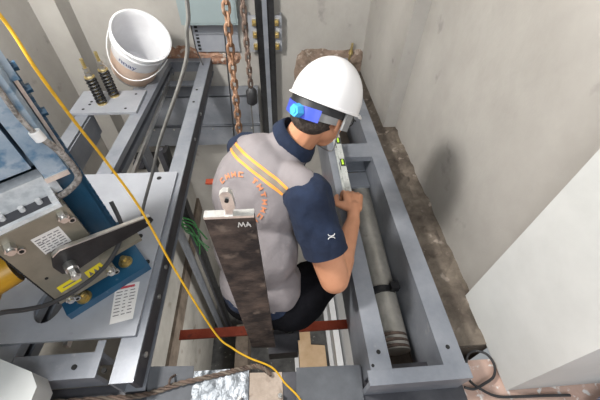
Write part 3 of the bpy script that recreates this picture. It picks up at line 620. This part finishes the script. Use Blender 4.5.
for h, k, a in ((hipR, knR, anR), (hipL, knL, anL)):
    b.caps(h, .075, k, .052, 3); b.caps(k, .052, k.lerp(a, .35), .05, 3); b.caps(k.lerp(a, .35), .05, a, .034, 3)
# right hand: palm over the level, fingers round its far edge, thumb on the near side
def hand(b, wr, pc, fdir, side, nrm, curl=1.0, thumb_side=1, S_=1.18):
    fdir = V(fdir).normalized(); nrm = V(nrm).normalized(); side = fdir.cross(nrm).normalized()*thumb_side
    b.caps(wr, .027, pc-fdir*.02*S_, .025, 3)
    for k in (-1.5, -.5, .5, 1.5):
        base = pc+(fdir*.030+side*(.0178*k))*S_; b.caps(pc+(-fdir*.026+side*(.010*k))*S_, .0155*S_, base, .0125*S_, 2)
        L_ = (.040, .044, .041, .032)[int(1.5-k)]*S_
        d1 = (fdir*.75-nrm*.65*curl).normalized(); d2 = (fdir*.05-nrm).normalized(); d3 = (-fdir*.75-nrm*.6).normalized()
        p1 = base+d1*L_; p2 = p1+d2*L_*.62; p3 = p2+d3*L_*.5
        b.caps(base, .0108*S_, p1, .0098*S_, 2); b.caps(p1, .0098*S_, p2, .0088*S_, 2); b.caps(p2, .0088*S_, p3, .0078*S_, 2)
    t0 = pc+(-fdir*.02+side*.026-nrm*.006)*S_; t1 = t0+(fdir*.45+side*.75-nrm*.35).normalized()*.036*S_; t2 = t1+(fdir*.95+side*.05-nrm*.35).normalized()*.032*S_; t3 = t2+(fdir*.9-side*.3-nrm*.3).normalized()*.022*S_
    b.caps(t0, .016*S_, t1, .0125*S_, 2); b.caps(t1, .0125*S_, t2, .0105*S_, 2); b.caps(t2, .0105*S_, t3, .009*S_, 2)
hand(b, wrR, V((.315, .878, .084)), (.10, 1, .05), None, (.12, -.2, 1), 1, -1)
hand(b, wrL, V((.10, .97, .085)), (.25, -.8, -.2), None, (.1, .1, 1), .4, 1)
organic('body', b, .0042, 'skin', man, 5, .5).build('body', 'skin', man, smooth=True, ang=180)

# clothes
sp = neck-pel
b = MB(); b.ball(chs+V((-.040, .0, .0)), (.190, .148, .20), frame_m(lat, sp), 3); b.ball(wst+V((-.045, -.0, .01)), (.178, .140, .17), frame_m(lat, sp), 3); b.ball(pel+V((-.036, .015, .03)), (.170, .142, .13), frame_m(hipR-hipL, wst-pel), 3)
b.caps(shL+V((.005, 0, .018)), .060, shR+V((-.012, .01, .022)), .062, 3); b.caps(neck+V((-.02, -.02, -.01)), .075, (shL+shR)/2+V((-.01, 0, -.01)), .10, 3)
vx = organic('vest', b, .006, 'vest', man, 12, .6)
cut(vx, pel+V((0, 0, -.015)), (-(wst-pel)).normalized())
fold(vx, .014, 7, 3); fold(vx, .007, 20, 5)
drop_ball(vx, neck+V((.035, .01, .03)), .082)
AX = (elR-shR).normalized()
drop_ball(vx, shR+AX*.03+V((.022, -.02, -.02)), .092); drop_ball(vx, shL+(elL-shL).normalized()*.045, .07)
vest = vx.build('vest', 'vest', man, smooth=True, ang=180)
b = MB(); b.ball(chs+V((-.032, 0, 0)), (.178, .134, .19), frame_m(lat, sp), 3); b.ball(wst+V((-.04, 0, 0)), (.165, .128, .16), frame_m(lat, sp), 3); b.ball(pel+V((-.032, .005, .0)), (.170, .136, .12), frame_m(hipR-hipL, wst-pel), 3)
b.caps(shL, .058, shR, .062, 3); b.caps(neck-V((0, 0, .02)), .068, (shL+shR)/2, .09, 3)
for sh, el in ((shR, elR), (shL, elL)): b.caps(sh+V((0, 0, .003)), .076, sh.lerp(el, .66), .077, 3)
sx = organic('shirt', b, .006, 'navy', man, 8, .6)
cut(sx, pel+(pel-wst).normalized()*.05, (-(wst-pel)).normalized())
fold(sx, .012, 12, 9); fold(sx, .004, 35, 2)
for sh, el in ((shR, elR), (shL, elL)): trim_plane(sx, sh.lerp(el, .62), (el-sh).normalized(), .14)
drop_ball(sx, neck+V((.03, .015, .035)), .062)
shirt = sx.build('polo_shirt', 'navy', man, smooth=True, ang=180)
# collar
cc = neck+V((.012, .0, .022)); cm = frame_m(F, (hd(-.02, 0, -.03)-neck).normalized())
R1 = []
for rr, h in ((.074, -.03), (.070, .0), (.066, .022), (.070, .026), (.080, .008), (.088, -.018)):
    R1.append([cc+(cm.to_3x3() @ V((rr*math.cos(a)*.98, rr*math.sin(a)*1.0, h-.010*math.cos(a)))) for a in [2*PI*k/36 for k in range(36)]])
MB().rings(R1, cap=False).build('collar', 'navy', man, smooth=True, ang=180)
# trousers, belt line, shoes
b = MB(); b.ball(pel+V((-.025, 0, -.045)), (.178, .140, .115), frame_m(hipR-hipL, wst-pel), 3)
for h, k, a in ((hipR, knR, anR), (hipL, knL, anL)):
    b.caps(h, .112, k, .078, 3); b.caps(k, .067, k.lerp(a, .5), .062, 3); b.caps(k.lerp(a, .5), .062, a+V((0, 0, .02)), .052, 3)
tx = organic('trousers', b, .007, 'trousers', man, 8, .6); fold(tx, .012, 12, 4)
tx.build('trousers', 'trousers', man, smooth=True, ang=180)
for a in (anR, anL):
    d = V((.55, .75, 0)).normalized(); b = MB(); b.caps(a-V((0, 0, .025)), .038, a+d*.10-V((0, 0, .036)), .030, 3); b.caps(a-d*.03-V((0, 0, .034)), .032, a+d*.12-V((0, 0, .040)), .026, 3)
    cut(organic('shoe', b, .005, 'shoe', man), V((0, 0, -.4875)), (0, 0, -1)).build('shoe', 'shoe', man, smooth=True)
# hair
b = MB(); b.ball(hd(-.018, 0, .012), (.094, .083, .096), HM, 3); b.ball(hd(-.045, 0, -.03), (.062, .074, .062), HM, 3)
hx = organic('hair', b, .004, 'hair', man, 6)
drop(hx, lambda c: (c-hc).dot(F) > .045-.9*max(0, -(c-hc).dot(U)-.0) or (c-hc).dot(U) < -.088 or ((c-hd(0, .085, -.035)).length < .03) or ((c-hd(0, -.085, -.035)).length < .03))
hx.build('hair', 'hair', man, smooth=True, ang=180)
# hard hat
def dome(rx, ry, rz, base, prof, n=48, off=0):
    Rr = []
    for s_, h in prof: Rr.append([hd(off+rx*s_*math.cos(a), ry*s_*math.sin(a), base+rz*h) for a in [2*PI*k/n for k in range(n)]])
    return Rr
out = [(1.05, -.035), (1.055, -.01), (1.0, .02)]+[(math.cos(a), .03+.97*math.sin(a)) for a in [PI/2*k/12 for k in range(1, 12)]]+[(.04, 1.0)]
inn = [(.93*x_, y_*.95) for x_, y_ in out[::-1]]
hat = thing('hard_hat', 'white hard hat with blue rear strap on the crouching man', 'hard hat', hd(0, 0, .03))
mb = MB(); mb.rings(dome(.122, .105, .138, .016, out+inn), cap=False)
mb.b.faces.new  # shell closes below
shell = mb
shell.build('shell', 'helmet', hat, smooth=True, ang=50)
vis = []
for k in range(21):
    a = -1.15+2.3*k/20; e = .032*math.cos(a/1.15*PI/2); c_, s_ = math.cos(a), math.sin(a)
    vis.append([hd(.131*c_, .112*s_, .020), hd(.131*c_+e, .112*s_, .012), hd(.131*c_+e, .112*s_, .008), hd(.128*c_, .109*s_, .012)])
MB().rings(vis).build('peak', 'helmet', hat, smooth=True)
MB().rings(dome(.113, .097, .1, -.012, [(1, 0), (1, .36), (.95, .36), (.95, 0)], off=-.002), cap=False, closed=True).build('headband', 'black', hat, smooth=True)
def band(a0, a1, rx, ry, h0, h1, dz, name, m, th=.005):
    Rr = []
    for k in range(17):
        a = a0+(a1-a0)*k/16; c_, s_ = math.cos(a), math.sin(a); t_ = abs(math.sin((a-PI)))
        lo = dz*(1-abs(a-PI)/1.6)
        Rr.append([hd(rx*c_, ry*s_, h0+lo), hd(rx*c_, ry*s_, h1+lo), hd((rx+th)*c_, (ry+th)*s_, h1+lo), hd((rx+th)*c_, (ry+th)*s_, h0+lo)])
    return MB().rings(Rr).build(name, m, hat, smooth=True)
band(PI-.75, PI+.75, .108, .094, -.036, .000, -.012, 'ratchet_strap', 'royal', .009)
band(PI-1.3, PI-.72, .106, .092, -.030, -.006, -.012, 'strap', 'strap'); band(PI+.72, PI+1.3, .106, .092, -.030, -.006, -.012, 'strap', 'strap')
MB().cyl(hd(-.114, .012, -.028), hd(-.136, .012, -.032), .021, .018, seg=6).build('ratchet_knob', 'cyan', hat, bevel=.003)
MB().cyl(hd(-.136, .012, -.032), hd(-.139, .012, -.0325), .009, seg=16).build('knob_centre', 'cyan', hat)
for s_ in (1, -1):
    MB().tube([hd(-.01, .1*s_, -.01), hd(.0, .090*s_, -.06), hd(.04, .066*s_, -.115), hd(.072, .0, -.128)], .002, 6, smooth=4).build('chin_strap', 'strap', hat)
for s_ in (1, -1): MB().box(-.012, .018, -.004, .004, -.02, .03, Matrix.Translation(hd(.0, .102*s_, -.02)) @ HM).build('strap_clip', 'strap', hat, bevel=.002)
# glasses
gl = thing('eyeglasses', 'thin dark framed eyeglasses on the crouching man', 'glasses', hd(.1, 0, 0))
for s_ in (1, -1):
    MB().tube([hd(-.012, .083*s_, -.018), hd(-.005, .084*s_, -.004), hd(.05, .078*s_, -.001), hd(.098, .066*s_, -.004)], .0028, 6, smooth=3).build('temple', 'black', gl)
    ring = [hd(.104-.010*abs(math.cos(a))*0-.012*(1 if s_*math.cos(a) > 0 else 0)*abs(math.cos(a)), .036*s_+.028*math.cos(a), -.012+.019*math.sin(a)) for a in [2*PI*k/20 for k in range(20)]]
    MB().tube(ring, .0022, 6, closed=True).build('lens_frame', 'black', gl)
MB().tube([hd(.105, .009, -.006), hd(.106, 0, -.003), hd(.105, -.009, -.006)], .0022, 6).build('bridge', 'black', gl)

# printing on the clothes, laid onto the cloth surface
def surf(o):
    bm = bmesh.new(); bm.from_mesh(o.data); bm.transform(INV[o.name].inverted()); t_ = BVHTree.FromBMesh(bm); return t_
D0 = V((.03, .80, -.60)).normalized()
def lay(tree, p, off=.0025):
    h = tree.ray_cast(V(p)-D0*.6, D0)
    if h[0] is None: h = tree.find_nearest(V(p))
    n = h[1]; n = n if n.dot(D0) < 0 else -n; return h[0]+n*off
tv = surf(vest); ts = surf(shirt)
def ribbon(tree, pts, wd, name, m, par, k=10, off=.0025, nw=3):
    P = spline([V(p) for p in pts], k); mb = MB(); prev = None
    for i, p in enumerate(P):
        d = (P[min(i+1, len(P)-1)]-P[max(i-1, 0)]).normalized(); sd = d.cross(D0).normalized()
        row = [mb.b.verts.new(lay(tree, p+sd*wd*(j/nw-.5), off)) for j in range(nw+1)]
        if prev:
            for j in range(nw): mb.b.faces.new((prev[j], prev[j+1], row[j+1], row[j]))
        prev = row
    return mb.build(name, m, par, smooth=True)
A0, A1 = V((-.145, .940, .355)), V((.022, .672, .385)); sd0 = (A1-A0).cross(D0).normalized()
for o_, m_ in ((-.013, 'orange'), (.013, 'orange')): ribbon(tv, [A0+sd0*o_, (A0+A1)/2+sd0*o_, A1+sd0*o_], .009, 'reflective_stripe', m_, vest, 14)
ribbon(tv, [A0, (A0+A1)/2, A1], .016, 'reflective_stripe', 'grey_band', vest, 14, .002)
# faded orange ring of lettering on the back
X1 = V((1, 0, 0)); X1 = (X1-D0*X1.dot(D0)).normalized(); Y1 = X1.cross(D0).normalized(); Y1 = -Y1 if Y1.z < 0 else Y1
rc = V((-.118, .785, .265)); lt = MB()
def lay_quad(q): lt.b.faces.new([lt.b.verts.new(lay(tv, p, .003)) for p in q])
random.seed(3)
for k in range(13):
    a = 2.35-k*.30; ca, sa = math.cos(a), math.sin(a); c_ = rc+(X1*ca+Y1*sa)*.080; er = X1*ca+Y1*sa; et = X1*sa-Y1*ca
    if k in (4,): continue
    for (u0, u1, v0, v1) in random.choice((((-.008, -.004, -.008, .008), (-.004, .007, .004, .008), (-.004, .007, -.008, -.004)), ((-.003, .003, -.008, .008), (-.008, .008, .004, .008)), ((-.008, -.004, -.008, .008), (.004, .008, -.008, .008), (-.004, .004, -.003, .003)))):
        lay_quad([c_+et*u0+er*v0, c_+et*u1+er*v0, c_+et*u1+er*v1, c_+et*u0+er*v1])
lt.build('ring_lettering', 'orange_faded', vest)
# small pale crossed-arc emblem on the sleeve
ep = V((.155, .605, .27))
em = MB()
for sg in (-1, 1):
    pts = [ep+X1*(.010*math.cos(a))+Y1*(sg*(.0075-.006*math.sin(a))) for a in [PI*k/8 for k in range(9)]]
    em.tube([lay(ts, p, .002) for p in pts], .0014, 5)
em.build('sleeve_emblem', 'logo', shirt)

# ---------------------------------------------------------------- spirit level
t = thing('spirit_level', 'worn grey spirit level with a green vial under the right hand of the man', 'spirit level', (.31, 1.15, .0))
LX = Matrix.Translation(V((.300, .86, 0))) @ Matrix.Rotation(-.02, 4, 'Z')
MB().box(0, .026, 0, .60, .002, .008, LX).box(0, .026, 0, .60, .050, .056, LX).box(.010, .016, 0, .60, .006, .052, LX).build('level_body', 'level', t, bevel=.001)
for y in (.02, .58): MB().box(-.001, .027, y-.025, y+.02, .001, .057, LX).build('end_cap', 'strap', t, bevel=.002)
for y, nm in ((.47, 'green_vial'), (.3, 'green_vial')):
    MB().box(.002, .024, y-.025, y+.025, .03, .058, LX).build('vial_housing', 'black', t, bevel=.002)
    MB().cyl(LX @ V((.013, y-.017, .056)), LX @ V((.013, y+.017, .056)), .006, seg=12).build('vial', nm, t, smooth=True)
